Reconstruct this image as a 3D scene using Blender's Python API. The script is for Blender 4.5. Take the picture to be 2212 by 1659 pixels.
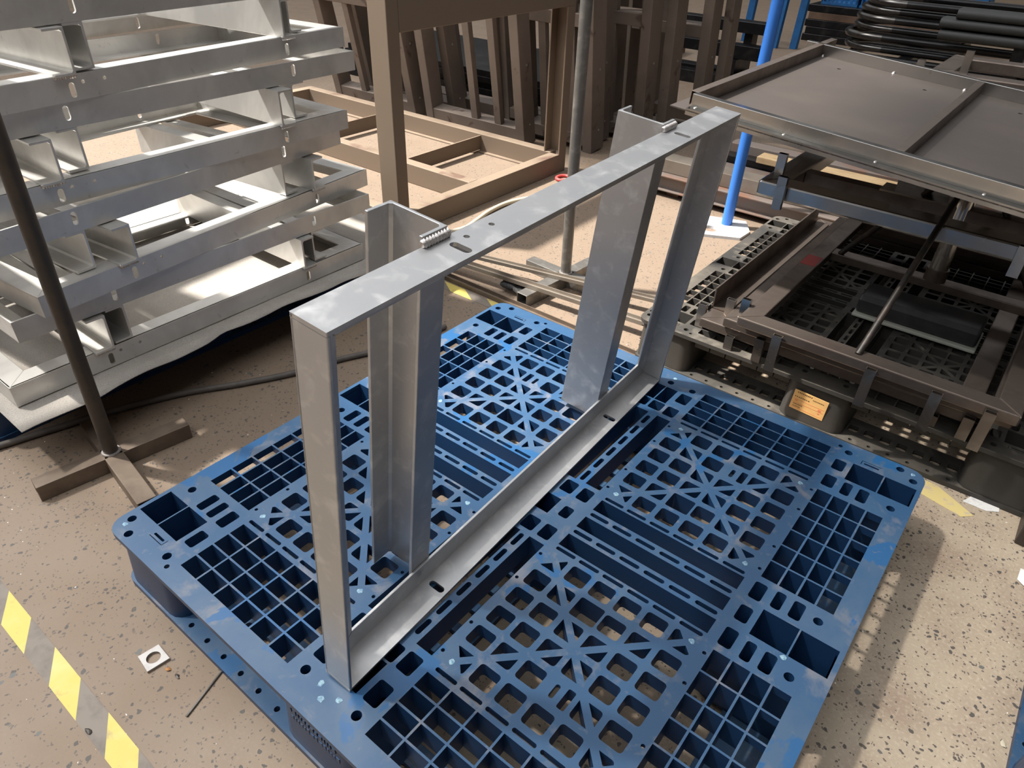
import bpy, math, random
from mathutils import Matrix, Vector
from mathutils.geometry import delaunay_2d_cdt

# ------------------------------------------------------------------ scene, camera, light
for o in list(bpy.data.objects):
    bpy.data.objects.remove(o)
S = bpy.context.scene
COL = S.collection
V = Vector
R = math.radians

cam_data = bpy.data.cameras.new('camera')
cam = bpy.data.objects.new('camera', cam_data)
COL.objects.link(cam)
cam.location = (1.1843, -0.2762, 1.1734)
cam.rotation_mode = 'XYZ'
cam.rotation_euler = (0.9582, -0.0271, 0.6739)
cam_data.sensor_fit = 'HORIZONTAL'
cam_data.sensor_width = 36.0
cam_data.lens = 36.0 * 1529.81 / 2212.0
cam_data.clip_start = 0.02
cam_data.clip_end = 200
S.camera = cam

S.view_settings.view_transform = 'Standard'
S.view_settings.look = 'None'
S.view_settings.gamma = 1.0
S.view_settings.use_curve_mapping = False
S.view_settings.exposure = 0.0

world = bpy.data.worlds.new('world')
S.world = world
world.use_nodes = True
bg = world.node_tree.nodes['Background']
bg.inputs[0].default_value = (0.97, 0.98, 1.0, 1)
bg.inputs[1].default_value = 10.5

SUN_DIR = V((0.55, 0.30, -1.0)).normalized()
sun_data = bpy.data.lights.new('sun', 'SUN')
sun_data.energy = 11.5
sun_data.angle = R(2.6)
sun_data.color = (1.0, 0.95, 0.88)
sun = bpy.data.objects.new('sun', sun_data)
COL.objects.link(sun)
sun.rotation_euler = SUN_DIR.to_track_quat('-Z', 'Y').to_euler()
sun.location = (-6, -3, 9)

# ------------------------------------------------------------------ materials
def mat(name, col, rough=0.5, metal=0.0, noise=None, bump=0.0, bscale=60, rough_var=0.0, side=None, stretch=None, spec=None):
    """noise: list of (scale, colour, lo, hi, detail) layers mixed over the base; spots: rust or chips"""
    m = bpy.data.materials.new(name)
    m.use_nodes = True
    nt = m.node_tree
    N, L = nt.nodes, nt.links
    b = N['Principled BSDF']
    b.inputs['Roughness'].default_value = rough
    b.inputs['Metallic'].default_value = metal
    if spec is not None:
        b.inputs['Specular IOR Level'].default_value = spec
    tc = N.new('ShaderNodeTexCoord')
    mp = N.new('ShaderNodeMapping')
    L.new(tc.outputs['Object'], mp.inputs[0])
    if stretch:
        mp.inputs['Scale'].default_value = stretch
    rgb = N.new('ShaderNodeRGB')
    rgb.outputs[0].default_value = (*col, 1)
    cur = rgb.outputs[0]
    last = None
    for k, (sc, c, lo, hi, det) in enumerate(noise or []):
        n = N.new('ShaderNodeTexNoise')
        n.inputs['Scale'].default_value = sc
        n.inputs['Detail'].default_value = det
        n.inputs['Roughness'].default_value = 0.6
        n.inputs['Distortion'].default_value = 0.4
        L.new(mp.outputs[0], n.inputs['Vector'])
        r = N.new('ShaderNodeMapRange')
        r.inputs['From Min'].default_value = lo
        r.inputs['From Max'].default_value = hi
        L.new(n.outputs['Fac'], r.inputs['Value'])
        mx = N.new('ShaderNodeMix')
        mx.data_type = 'RGBA'
        L.new(r.outputs[0], mx.inputs['Factor'])
        L.new(cur, mx.inputs['A'])
        mx.inputs['B'].default_value = (*c, 1)
        cur = mx.outputs['Result']
        last = r.outputs[0]
    if side is not None:        # upright faces darker than tops: settled dust above, painted shade at the sides
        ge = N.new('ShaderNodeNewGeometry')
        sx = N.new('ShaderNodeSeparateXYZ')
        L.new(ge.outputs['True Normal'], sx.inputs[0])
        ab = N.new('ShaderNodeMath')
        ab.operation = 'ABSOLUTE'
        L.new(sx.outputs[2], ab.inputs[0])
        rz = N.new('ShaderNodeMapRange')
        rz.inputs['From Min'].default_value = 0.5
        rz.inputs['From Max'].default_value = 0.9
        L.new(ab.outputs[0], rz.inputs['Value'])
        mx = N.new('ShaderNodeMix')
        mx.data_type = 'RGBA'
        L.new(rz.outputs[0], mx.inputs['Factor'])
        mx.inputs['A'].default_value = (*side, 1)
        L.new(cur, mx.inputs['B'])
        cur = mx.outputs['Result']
    L.new(cur, b.inputs['Base Color'])
    if rough_var and last is not None:
        rr = N.new('ShaderNodeMapRange')
        rr.inputs['To Min'].default_value = rough
        rr.inputs['To Max'].default_value = min(1, rough + rough_var)
        L.new(last, rr.inputs['Value'])
        L.new(rr.outputs[0], b.inputs['Roughness'])
    if bump:
        n = N.new('ShaderNodeTexNoise')
        n.inputs['Scale'].default_value = bscale
        n.inputs['Detail'].default_value = 4
        L.new(mp.outputs[0], n.inputs['Vector'])
        bp = N.new('ShaderNodeBump')
        bp.inputs['Strength'].default_value = bump
        bp.inputs['Distance'].default_value = 0.002
        L.new(n.outputs['Fac'], bp.inputs['Height'])
        L.new(bp.outputs[0], b.inputs['Normal'])
    return m

def floor_material():
    m = bpy.data.materials.new('terrazzo_floor')
    m.use_nodes = True
    nt = m.node_tree
    N, L = nt.nodes, nt.links
    b = N['Principled BSDF']
    tc = N.new('ShaderNodeTexCoord')
    def noise(sc, det=4, vec=None):
        n = N.new('ShaderNodeTexNoise')
        n.inputs['Scale'].default_value = sc
        n.inputs['Detail'].default_value = det
        L.new(vec or tc.outputs['Object'], n.inputs['Vector'])
        return n
    def rng(src, lo, hi, a=0.0, c=1.0):
        r = N.new('ShaderNodeMapRange')
        r.inputs['From Min'].default_value = lo
        r.inputs['From Max'].default_value = hi
        r.inputs['To Min'].default_value = a
        r.inputs['To Max'].default_value = c
        L.new(src, r.inputs['Value'])
        return r.outputs[0]
    def mix(fac, a, c):
        x = N.new('ShaderNodeMix')
        x.data_type = 'RGBA'
        L.new(fac, x.inputs['Factor'])
        if isinstance(a, tuple):
            x.inputs['A'].default_value = (*a, 1)
        else:
            L.new(a, x.inputs['A'])
        if isinstance(c, tuple):
            x.inputs['B'].default_value = (*c, 1)
        else:
            L.new(c, x.inputs['B'])
        return x.outputs['Result']
    def math_(op, a, c):
        x = N.new('ShaderNodeMath')
        x.operation = op
        L.new(a, x.inputs[0])
        if isinstance(c, (int, float)):
            x.inputs[1].default_value = c
        else:
            L.new(c, x.inputs[1])
        return x.outputs[0]
    cur = mix(rng(noise(2.2, 5).outputs['Fac'], 0.35, 0.65), (0.42, 0.345, 0.255), (0.345, 0.275, 0.20))
    cur = mix(rng(noise(9, 6).outputs['Fac'], 0.45, 0.75), cur, (0.30, 0.225, 0.165))
    cur = mix(rng(noise(160, 3).outputs['Fac'], 0.5, 0.9), cur, (0.52, 0.43, 0.33))
    # trodden, dirtier stretch of floor west of the pallets
    sx = N.new('ShaderNodeSeparateXYZ')
    L.new(tc.outputs['Object'], sx.inputs[0])
    edge = math_('ADD', sx.outputs[0], math_('MULTIPLY', noise(1.6, 3).outputs['Fac'], 0.9))
    dirt = rng(edge, 1.75, 0.85)
    cur = mix(math_('MULTIPLY', dirt, 0.92), cur, (0.200, 0.145, 0.102))
    # distorted coordinates make the chips irregular
    dn = noise(70, 2)
    va = N.new('ShaderNodeVectorMath')
    va.operation = 'MULTIPLY_ADD'
    L.new(dn.outputs['Color'], va.inputs[0])
    va.inputs[1].default_value = (0.014, 0.014, 0.0)
    L.new(tc.outputs['Object'], va.inputs[2])
    for sc, keep, size, colr in ((88, 0.50, 0.38, (0.085, 0.075, 0.065)), (165, 0.55, 0.42, (0.125, 0.10, 0.08)), (48, 0.06, 0.34, (0.13, 0.125, 0.115)), (170, 0.015, 0.28, (0.80, 0.75, 0.68))):
        vo = N.new('ShaderNodeTexVoronoi')
        vo.inputs['Scale'].default_value = sc
        L.new(va.outputs[0], vo.inputs['Vector'])
        sep = N.new('ShaderNodeSeparateColor')
        L.new(vo.outputs['Color'], sep.inputs[0])
        pick = math_('LESS_THAN', sep.outputs[0], keep)
        sz = math_('MULTIPLY', sep.outputs[1], size)
        inside = math_('LESS_THAN', vo.outputs['Distance'], sz)
        cur = mix(math_('MULTIPLY', pick, inside), cur, colr)
    L.new(cur, b.inputs['Base Color'])
    L.new(rng(noise(5, 4).outputs['Fac'], 0.3, 0.7, 0.55, 0.75), b.inputs['Roughness'])
    bp = N.new('ShaderNodeBump')
    bp.inputs['Strength'].default_value = 0.08
    bp.inputs['Distance'].default_value = 0.002
    L.new(noise(220, 3).outputs['Fac'], bp.inputs['Height'])
    L.new(bp.outputs[0], b.inputs['Normal'])
    return m

M = {}
M['floor'] = floor_material()
M['blue'] = mat('blue_plastic', (0.026, 0.078, 0.165), 0.40, 0, [(5, (0.050, 0.098, 0.172), 0.44, 0.60, 6), (14, (0.135, 0.150, 0.185), 0.55, 0.68, 8), (5, (0.015, 0.088, 0.22), 0.61, 0.63, 5), (50, (0.115, 0.14, 0.19), 0.62, 0.76, 6)], 0.05, 90, 0.12, side=(0.009, 0.036, 0.098))  # side colour paints shade into the hole walls; tops carry the dust
M['blue2'] = M['blue']
M['scuff'] = mat('scuffed_plastic', (0.27, 0.42, 0.48), 0.6, 0, [(200, (0.13, 0.24, 0.36), 0.42, 0.58, 4)])
M['black_plastic'] = mat('dusty_black_plastic', (0.035, 0.033, 0.030), 0.55, 0, [(4, (0.10, 0.088, 0.072), 0.40, 0.66, 6), (18, (0.17, 0.15, 0.12), 0.52, 0.82, 7)], 0.06, 70, 0.2, side=(0.040, 0.037, 0.033))
M['alu'] = mat('mill_aluminium', (0.52, 0.52, 0.525), 0.38, 0.80, [(6, (0.48, 0.485, 0.495), 0.40, 0.66, 4), (30, (0.66, 0.655, 0.65), 0.52, 0.75, 3)], 0.03, 120, 0.14)
M['alu2'] = mat('stacked_aluminium', (0.70, 0.685, 0.655), 0.38, 0.62, [(4, (0.53, 0.52, 0.50), 0.42, 0.62, 4), (40, (0.46, 0.44, 0.42), 0.64, 0.8, 3)], 0.03, 120, 0.16)
M['weld'] = mat('weld_bead', (0.46, 0.42, 0.40), 0.42, 0.8, [(300, (0.68, 0.66, 0.65), 0.4, 0.7, 2)], 0.3, 260)
M['felt'] = mat('grey_felt', (0.40, 0.37, 0.33), 0.95, 0, [(9, (0.33, 0.30, 0.265), 0.4, 0.7, 5), (420, (0.24, 0.22, 0.20), 0.45, 0.75, 2)], 0.4, 500)
M['rust'] = mat('brown_primed_steel', (0.29, 0.222, 0.16), 0.6, 0.25, [(3.5, (0.21, 0.155, 0.11), 0.42, 0.68, 5), (5, (0.15, 0.092, 0.066), 0.58, 0.70, 3)], 0.05, 60, 0.1, side=(0.185, 0.140, 0.102))  # side colour paints the flanks darker than the sunlit tops
M['rust_dark'] = mat('dusty_brown_steel', (0.19, 0.15, 0.122), 0.65, 0.2, [(3, (0.14, 0.11, 0.09), 0.4, 0.65, 5), (9, (0.085, 0.052, 0.042), 0.64, 0.72, 3)], 0.05, 60)
M['stand'] = mat('bare_dark_steel', (0.055, 0.048, 0.042), 0.5, 0.4, [(14, (0.085, 0.068, 0.055), 0.4, 0.7, 5)], 0.06, 120)
M['stand_arm'] = mat('dusty_steel_tube', (0.135, 0.10, 0.075), 0.55, 0.35, [(12, (0.20, 0.155, 0.115), 0.42, 0.7, 5)], 0.05, 120)
M['galv'] = mat('worn_steel_pipe', (0.22, 0.21, 0.195), 0.42, 0.7, [(25, (0.36, 0.34, 0.31), 0.5, 0.75, 5)], 0.08, 200)
M['blue_paint'] = mat('blue_paint', (0.035, 0.17, 0.58), 0.38, 0, [(40, (0.11, 0.22, 0.50), 0.66, 0.72, 4)], 0.02, 60)
M['trestle'] = mat('trestle_blue_paint', (0.012, 0.12, 0.33), 0.5, 0, [(20, (0.02, 0.09, 0.24), 0.5, 0.7, 4)])
M['steel'] = mat('polished_steel', (0.55, 0.54, 0.52), 0.20, 1.0, [(5, (0.44, 0.43, 0.41), 0.45, 0.62, 3)], 0.0, 150, 0.08)
M['sheet'] = mat('hot_rolled_sheet', (0.105, 0.088, 0.079), 0.42, 0.55, [(2.5, (0.135, 0.112, 0.097), 0.42, 0.66, 5), (50, (0.17, 0.145, 0.12), 0.66, 0.80, 4)], 0.02, 90, 0.12)
M['tube_dark'] = mat('brown_steel_tube', (0.20, 0.165, 0.14), 0.34, 0.8, [(8, (0.135, 0.105, 0.09), 0.42, 0.66, 4)], 0.02, 90, 0.14)
M['mid_steel'] = mat('scaled_bright_steel', (0.42, 0.385, 0.345), 0.24, 0.95, [(6, (0.26, 0.225, 0.195), 0.45, 0.60, 4)], 0.01, 90, 0.12)
M['rod'] = mat('dark_rod', (0.06, 0.055, 0.05), 0.38, 0.7, [(20, (0.13, 0.10, 0.085), 0.5, 0.75, 4)])
M['beam'] = mat('channel_steel', (0.27, 0.235, 0.195), 0.5, 0.5, [(5, (0.20, 0.165, 0.135), 0.45, 0.66, 5)], 0.04, 70)
M['beam_rust'] = mat('rusty_beam', (0.20, 0.165, 0.145), 0.6, 0.3, [(6, (0.24, 0.12, 0.075), 0.5, 0.66, 6)], 0.05, 70)
M['black_steel'] = mat('black_steel', (0.016, 0.016, 0.017), 0.34, 0.6, [(9, (0.045, 0.043, 0.042), 0.55, 0.75, 5)], 0.03, 90)
M['black_pipe'] = mat('black_pipe', (0.018, 0.018, 0.019), 0.26, 0.7, [(12, (0.03, 0.03, 0.03), 0.5, 0.7, 4)])
M['pipe_end'] = mat('pipe_bend_bare_steel', (0.10, 0.095, 0.09), 0.26, 0.85, [(30, (0.07, 0.05, 0.042), 0.52, 0.7, 4)])
M['slab'] = mat('dark_slab', (0.030, 0.032, 0.031), 0.6, 0.1)
M['wood'] = mat('pine_board', (0.50, 0.36, 0.20), 0.7, 0, [(3, (0.40, 0.27, 0.14), 0.45, 0.6, 4)], 0.1, 60, stretch=(2, 14, 14))
M['wood_dark'] = mat('old_pallet_wood', (0.16, 0.10, 0.066), 0.8, 0, [(6, (0.10, 0.062, 0.042), 0.4, 0.65, 5)], 0.15, 60)
M['yellow'] = mat('yellow_tape', (0.58, 0.46, 0.11), 0.6, 0, [(30, (0.36, 0.28, 0.12), 0.58, 0.72, 6), (8, (0.62, 0.52, 0.20), 0.5, 0.7, 4)])
M['tape_grey'] = mat('worn_black_tape', (0.20, 0.17, 0.14), 0.65, 0, [(25, (0.13, 0.11, 0.095), 0.45, 0.7, 6)])
M['yellow_faded'] = mat('faded_yellow_paint', (0.60, 0.48, 0.20), 0.7, 0, [(40, (0.48, 0.39, 0.27), 0.52, 0.62, 6)])
M['washer'] = mat('grey_plate_steel', (0.36, 0.345, 0.33), 0.5, 0.5, [(30, (0.28, 0.26, 0.25), 0.5, 0.7, 4)])
M['plate_pale'] = mat('pale_blue_plate', (0.60, 0.63, 0.68), 0.5, 0.1, [(6, (0.52, 0.55, 0.60), 0.4, 0.6, 4)])
M['hose'] = mat('grey_hose', (0.085, 0.075, 0.066), 0.6, 0, [(30, (0.12, 0.10, 0.085), 0.4, 0.7, 4)])
M['hose_beige'] = mat('beige_hose', (0.50, 0.45, 0.34), 0.6)
M['red'] = mat('red_plastic', (0.55, 0.075, 0.07), 0.5)
M['white'] = mat('white_wrapper', (0.72, 0.71, 0.69), 0.6, 0, [(60, (0.55, 0.54, 0.52), 0.5, 0.7, 3)])
M['label'] = mat('orange_label_paper', (0.78, 0.47, 0.17), 0.75, 0, [(20, (0.72, 0.42, 0.15), 0.45, 0.6, 4)])
M['ink'] = mat('dark_print', (0.16, 0.085, 0.035), 0.8)
M['ink_red'] = mat('red_print', (0.70, 0.22, 0.10), 0.8)
M['leaf'] = mat('dry_leaf', (0.36, 0.17, 0.06), 0.8)
M['pad'] = mat('black_pad', (0.03, 0.031, 0.033), 0.45, 0, [(12, (0.05, 0.05, 0.05), 0.5, 0.7, 4)])
M['pad_rim'] = mat('pale_trim', (0.46, 0.46, 0.40), 0.6)
M['red_paint'] = mat('red_primer', (0.30, 0.045, 0.04), 0.5, 0.1, [(30, (0.16, 0.07, 0.06), 0.5, 0.65, 4)])
M['glove'] = mat('black_knit_glove', (0.025, 0.024, 0.024), 0.9, 0, [(300, (0.10, 0.10, 0.10), 0.5, 0.7, 2)], 0.4, 300)
M['roof'] = mat('roof_sheet', (0.25, 0.25, 0.25), 0.7)

def roof_panel_material(name, v):
    m = bpy.data.materials.new(name)
    m.use_nodes = True
    nt = m.node_tree
    nt.nodes.clear()
    o = nt.nodes.new('ShaderNodeOutputMaterial')
    t = nt.nodes.new('ShaderNodeBsdfTransparent')
    t.inputs[0].default_value = (v, v, v, 1)
    nt.links.new(t.outputs[0], o.inputs['Surface'])
    return m
M['roof_panel'] = roof_panel_material('added_sun_dimming_panel', 0.195)  # added out of view to weaken the sun over the near floor
M['added_back_panel'] = roof_panel_material('added_back_light_panel', 0.075)  # added out of view so some light reaches the background

# ------------------------------------------------------------------ mesh helpers
def I4():
    return Matrix.Identity(4)

class MB:
    """collects polygons in local coordinates; obj() links them as one mesh object"""
    def __init__(self):
        self.v, self.f = [], []
    def add(self, vs, fs, m=None):
        n = len(self.v)
        self.v += [tuple(m @ V(p)) if m is not None else tuple(p) for p in vs]
        self.f += [tuple(n + i for i in f) for f in fs]
        return self
    def box(self, x0, x1, y0, y1, z0, z1, m=None):
        vs = [(x, y, z) for z in (z0, z1) for y in (y0, y1) for x in (x0, x1)]
        return self.add(vs, [(0, 2, 3, 1), (4, 5, 7, 6), (0, 1, 5, 4), (2, 6, 7, 3), (0, 4, 6, 2), (1, 3, 7, 5)], m)
    def prism(self, poly, z0, z1, m=None, caps=True):
        n = len(poly)
        vs = [(x, y, z0) for x, y in poly] + [(x, y, z1) for x, y in poly]
        fs = [(i, (i + 1) % n, n + (i + 1) % n, n + i) for i in range(n)]
        if caps:
            fs += [tuple(range(n))[::-1], tuple(range(n, 2 * n))]
        return self.add(vs, fs, m)
    def tube(self, pts, r, seg=12, caps=True, closed=False):
        pts = [V(p) for p in pts]
        n = len(pts)
        rings = []
        up = None
        for i, p in enumerate(pts):
            a = pts[i - 1] if (i > 0 or closed) else pts[i]
            b = pts[(i + 1) % n] if (i < n - 1 or closed) else pts[i]
            t = (b - a).normalized()
            if up is None:
                up = V((0, 0, 1)) if abs(t.z) < 0.9 else V((1, 0, 0))
            x = t.cross(up).normalized()
            up = x.cross(t).normalized()
            rr = r[i] if isinstance(r, (list, tuple)) else r
            rings.append([p + (x * math.cos(2 * math.pi * k / seg) + up * math.sin(2 * math.pi * k / seg)) * rr for k in range(seg)])
        vs = [q for ring in rings for q in ring]
        fs = []
        for i in range(n if closed else n - 1):
            j = (i + 1) % n
            for k in range(seg):
                l = (k + 1) % seg
                fs.append((i * seg + k, i * seg + l, j * seg + l, j * seg + k))
        if caps and not closed:
            fs += [tuple(range(seg)), tuple(range((n - 1) * seg, n * seg))[::-1]]
        return self.add(vs, fs)
    def rect_tube(self, a, b, w, h, t, up=(0, 0, 1), hollow=True):
        """rectangular hollow section from a to b; w across, h along up"""
        a, b = V(a), V(b)
        d = (b - a)
        ln = d.length
        d.normalize()
        x = d.cross(V(up)).normalized()
        u = x.cross(d).normalized()
        m = Matrix((( x.x, u.x, d.x, a.x), (x.y, u.y, d.y, a.y), (x.z, u.z, d.z, a.z), (0, 0, 0, 1)))
        o = [(-w / 2, -h / 2), (w / 2, -h / 2), (w / 2, h / 2), (-w / 2, h / 2)]
        if not hollow:
            return self.prism(o, 0, ln, m)
        i = [(-w / 2 + t, -h / 2 + t), (w / 2 - t, -h / 2 + t), (w / 2 - t, h / 2 - t), (-w / 2 + t, h / 2 - t)]
        vs = [(*p, 0) for p in o] + [(*p, ln) for p in o] + [(*p, 0) for p in i] + [(*p, ln) for p in i]
        fs = []
        for k in range(4):
            l = (k + 1) % 4
            fs += [(k, l, 4 + l, 4 + k), (8 + l, 8 + k, 12 + k, 12 + l), (l, k, 8 + k, 8 + l), (4 + k, 4 + l, 12 + l, 12 + k)]
        return self.add(vs, fs, m)
    def sweep(self, poly, a, b, up=(0, 0, 1)):
        """solid profile (list of x, up) from a to b"""
        a, b = V(a), V(b)
        d = (b - a)
        ln = d.length
        d.normalize()
        x = d.cross(V(up)).normalized()
        u = x.cross(d).normalized()
        m = Matrix(((x.x, u.x, d.x, a.x), (x.y, u.y, d.y, a.y), (x.z, u.z, d.z, a.z), (0, 0, 0, 1)))
        return self.prism(poly, 0, ln, m)
    def plate(self, outer, holes, z1, depth, m=None, bottom=True, odepth=None):
        """polygon with holes; holes = list of (poly, wall depth)"""
        pts, faces = [], []
        for poly in [outer] + [h[0] for h in holes]:
            n = len(pts)
            pts += [V(p) for p in poly]
            faces.append(list(range(n, n + len(poly))))
        vo, _, fo, _, _, of = delaunay_2d_cdt(pts, [], faces, 0, 1e-7)
        tri = [f for f, o in zip(fo, of) if o == [0]]
        self.add([(p.x, p.y, z1) for p in vo], tri, m)
        if bottom:
            self.add([(p.x, p.y, z1 - depth) for p in vo], [f[::-1] for f in tri], m)
        self.prism(outer, z1 - (odepth or depth), z1, m, caps=False)
        for poly, dp in holes:
            self.prism(poly[::-1], z1 - (dp or depth), z1, m, caps=False)
        return self
    def mesh(self, name, m, smooth=None):
        me = bpy.data.meshes.new(name)
        me.from_pydata(self.v, [], self.f)
        me.materials.append(m)
        me.update()
        if smooth is not None:
            me.shade_smooth()
            try:
                me.set_sharp_from_angle(angle=R(smooth))
            except Exception:
                pass
        return me

def rrect(x0, x1, y0, y1, r=0.0, seg=3):
    r = min(r, (x1 - x0) / 2 - 1e-5, (y1 - y0) / 2 - 1e-5)
    if r <= 0:
        return [(x0, y0), (x1, y0), (x1, y1), (x0, y1)]
    out = []
    for cx, cy, a in ((x1 - r, y0 + r, -90), (x1 - r, y1 - r, 0), (x0 + r, y1 - r, 90), (x0 + r, y0 + r, 180)):
        for k in range(seg + 1):
            t = R(a + 90 * k / seg)
            out.append((cx + r * math.cos(t), cy + r * math.sin(t)))
    return out

def circle(cx, cy, r, n=14):
    return [(cx + r * math.cos(2 * math.pi * k / n), cy + r * math.sin(2 * math.pi * k / n)) for k in range(n)]

def clip(poly, nx, ny, d):
    """keep the side nx*x + ny*y >= d of a convex polygon"""
    out = []
    for i in range(len(poly)):
        p, q = poly[i], poly[(i + 1) % len(poly)]
        a, b = nx * p[0] + ny * p[1] - d, nx * q[0] + ny * q[1] - d
        if a >= 0:
            out.append(p)
        if a * b < 0:
            t = a / (a - b)
            out.append((p[0] + t * (q[0] - p[0]), p[1] + t * (q[1] - p[1])))
    return out

def link(name, me, parent=None):
    o = bpy.data.objects.new(name, me)
    COL.objects.link(o)
    if parent is not None:
        o.parent = parent
    return o

def tag(o, label=None, cat=None, group=None, kind=None):
    if label: o['label'] = label
    if cat: o['category'] = cat
    if group: o['group'] = group
    if kind: o['kind'] = kind
    return o

def thing(name, label, cat, m=None, group=None):
    o = bpy.data.objects.new(name, None)
    COL.objects.link(o)
    o.empty_display_size = 0.05
    if m is not None:
        if isinstance(m, Matrix):
            o.matrix_world = m
        else:
            o.location = m
    return tag(o, label, cat, group)

def part(name, mb, m, parent, smooth=None, bevel=0.0):
    o = link(name, mb.mesh(name, m, smooth), parent)
    if bevel:
        bv = o.modifiers.new('bevel', 'BEVEL')
        bv.width = bevel
        bv.segments = 2
        bv.limit_method = 'ANGLE'
        bv.angle_limit = R(50)
    return o

def single(name, mb, m, label, cat, loc=(0, 0, 0), group=None, smooth=None, bevel=0.0):
    o = part(name, mb, m, None, smooth, bevel)
    o.location = loc
    return tag(o, label, cat, group)

def copy_tree(o, parent=None):
    c = o.copy()
    COL.objects.link(c)
    c.parent = parent
    for ch in list(o.children):
        copy_tree(ch, c)
    return c

def basis(x, y, z, o):
    return Matrix(((x[0], y[0], z[0], o[0]), (x[1], y[1], z[1], o[1]), (x[2], y[2], z[2], o[2]), (0, 0, 0, 1)))

rnd = random.Random(7)

# ------------------------------------------------------------------ the building
mb = MB().box(-16, 12, -14, 28, -0.2, 0.0)
tag(part('floor', mb, M['floor'], None), 'beige terrazzo concrete floor with dark stone chips', kind='structure')

def ground_to_roof(x, y, z=6.0):
    t = -z / SUN_DIR.z
    return (x - SUN_DIR.x * t, y - SUN_DIR.y * t)

# unseen roof: opaque sheets, with added panels and skylight shaped to the sun patches
bright = [(-3.3, 0.22), (-0.14, 0.22), (-0.10, 0.62), (0.60, 0.62), (0.66, 1.30), (1.02, 1.36), (1.10, 2.75), (-3.3, 2.75)]
dim = [(-3.3, -6.0), (6.5, -6.0), (6.5, 4.0), (-3.3, 4.0)]
hole_b = [ground_to_roof(*p) for p in bright]
hole_d = [ground_to_roof(*p) for p in dim]
hole_e = [ground_to_roof(*p) for p in [(-9.0, 4.3), (6.5, 4.3), (6.5, 16.0), (-9.0, 16.0)]]
ro = [(-16, -14), (12, -14), (12, 28), (-16, 28)]
tag(part('ceiling', MB().plate(ro, [(hole_d, 0.04), (hole_e, 0.04)], 6.04, 0.04), M['roof'], None), 'grey sheet metal roof of the hall', kind='structure')
M['wall'] = mat('hall_wall_sheet', (0.45, 0.45, 0.46), 0.8)
for nm, x0, x1, y0, y1 in (('wall_west', -16.2, -16, -14, 28), ('wall_east', 12, 12.2, -14, 28), ('wall_south', -16, 12, -14.2, -14), ('wall_north', -16, 12, 28, 28.2)):
    tag(part(nm, MB().box(x0, x1, y0, y1, -0.2, 6.04), M['wall'], None), 'grey sheet metal wall of the hall', kind='structure')
pan = part('added_roof_panel', MB().plate(hole_d, [(hole_b, None)], 6.0, 0.004, bottom=False), M['roof_panel'], None)
tag(pan, 'unseen translucent roof sheets added to dim the sun, cut open for the bright patch', kind='structure')
tag(part('added_roof_panel', MB().plate(hole_e, [], 6.0, 0.004, bottom=False), M['added_back_panel'], None), 'unseen roof sheets added to let weak light into the back of the hall', kind='structure')

# ------------------------------------------------------------------ plastic pallets
def quad_mirror(q):
    """a hole of the east quadrant in millimetres -> the four mirrored holes"""
    out = []
    for sx in (0, 1):
        for sy in (0, 1):
            p = [((1200 - x) if sx else x, (1200 - y) if sy else y) for x, y in q]
            if sx != sy:
                p = p[::-1]
            out.append(p)
    return out

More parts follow.
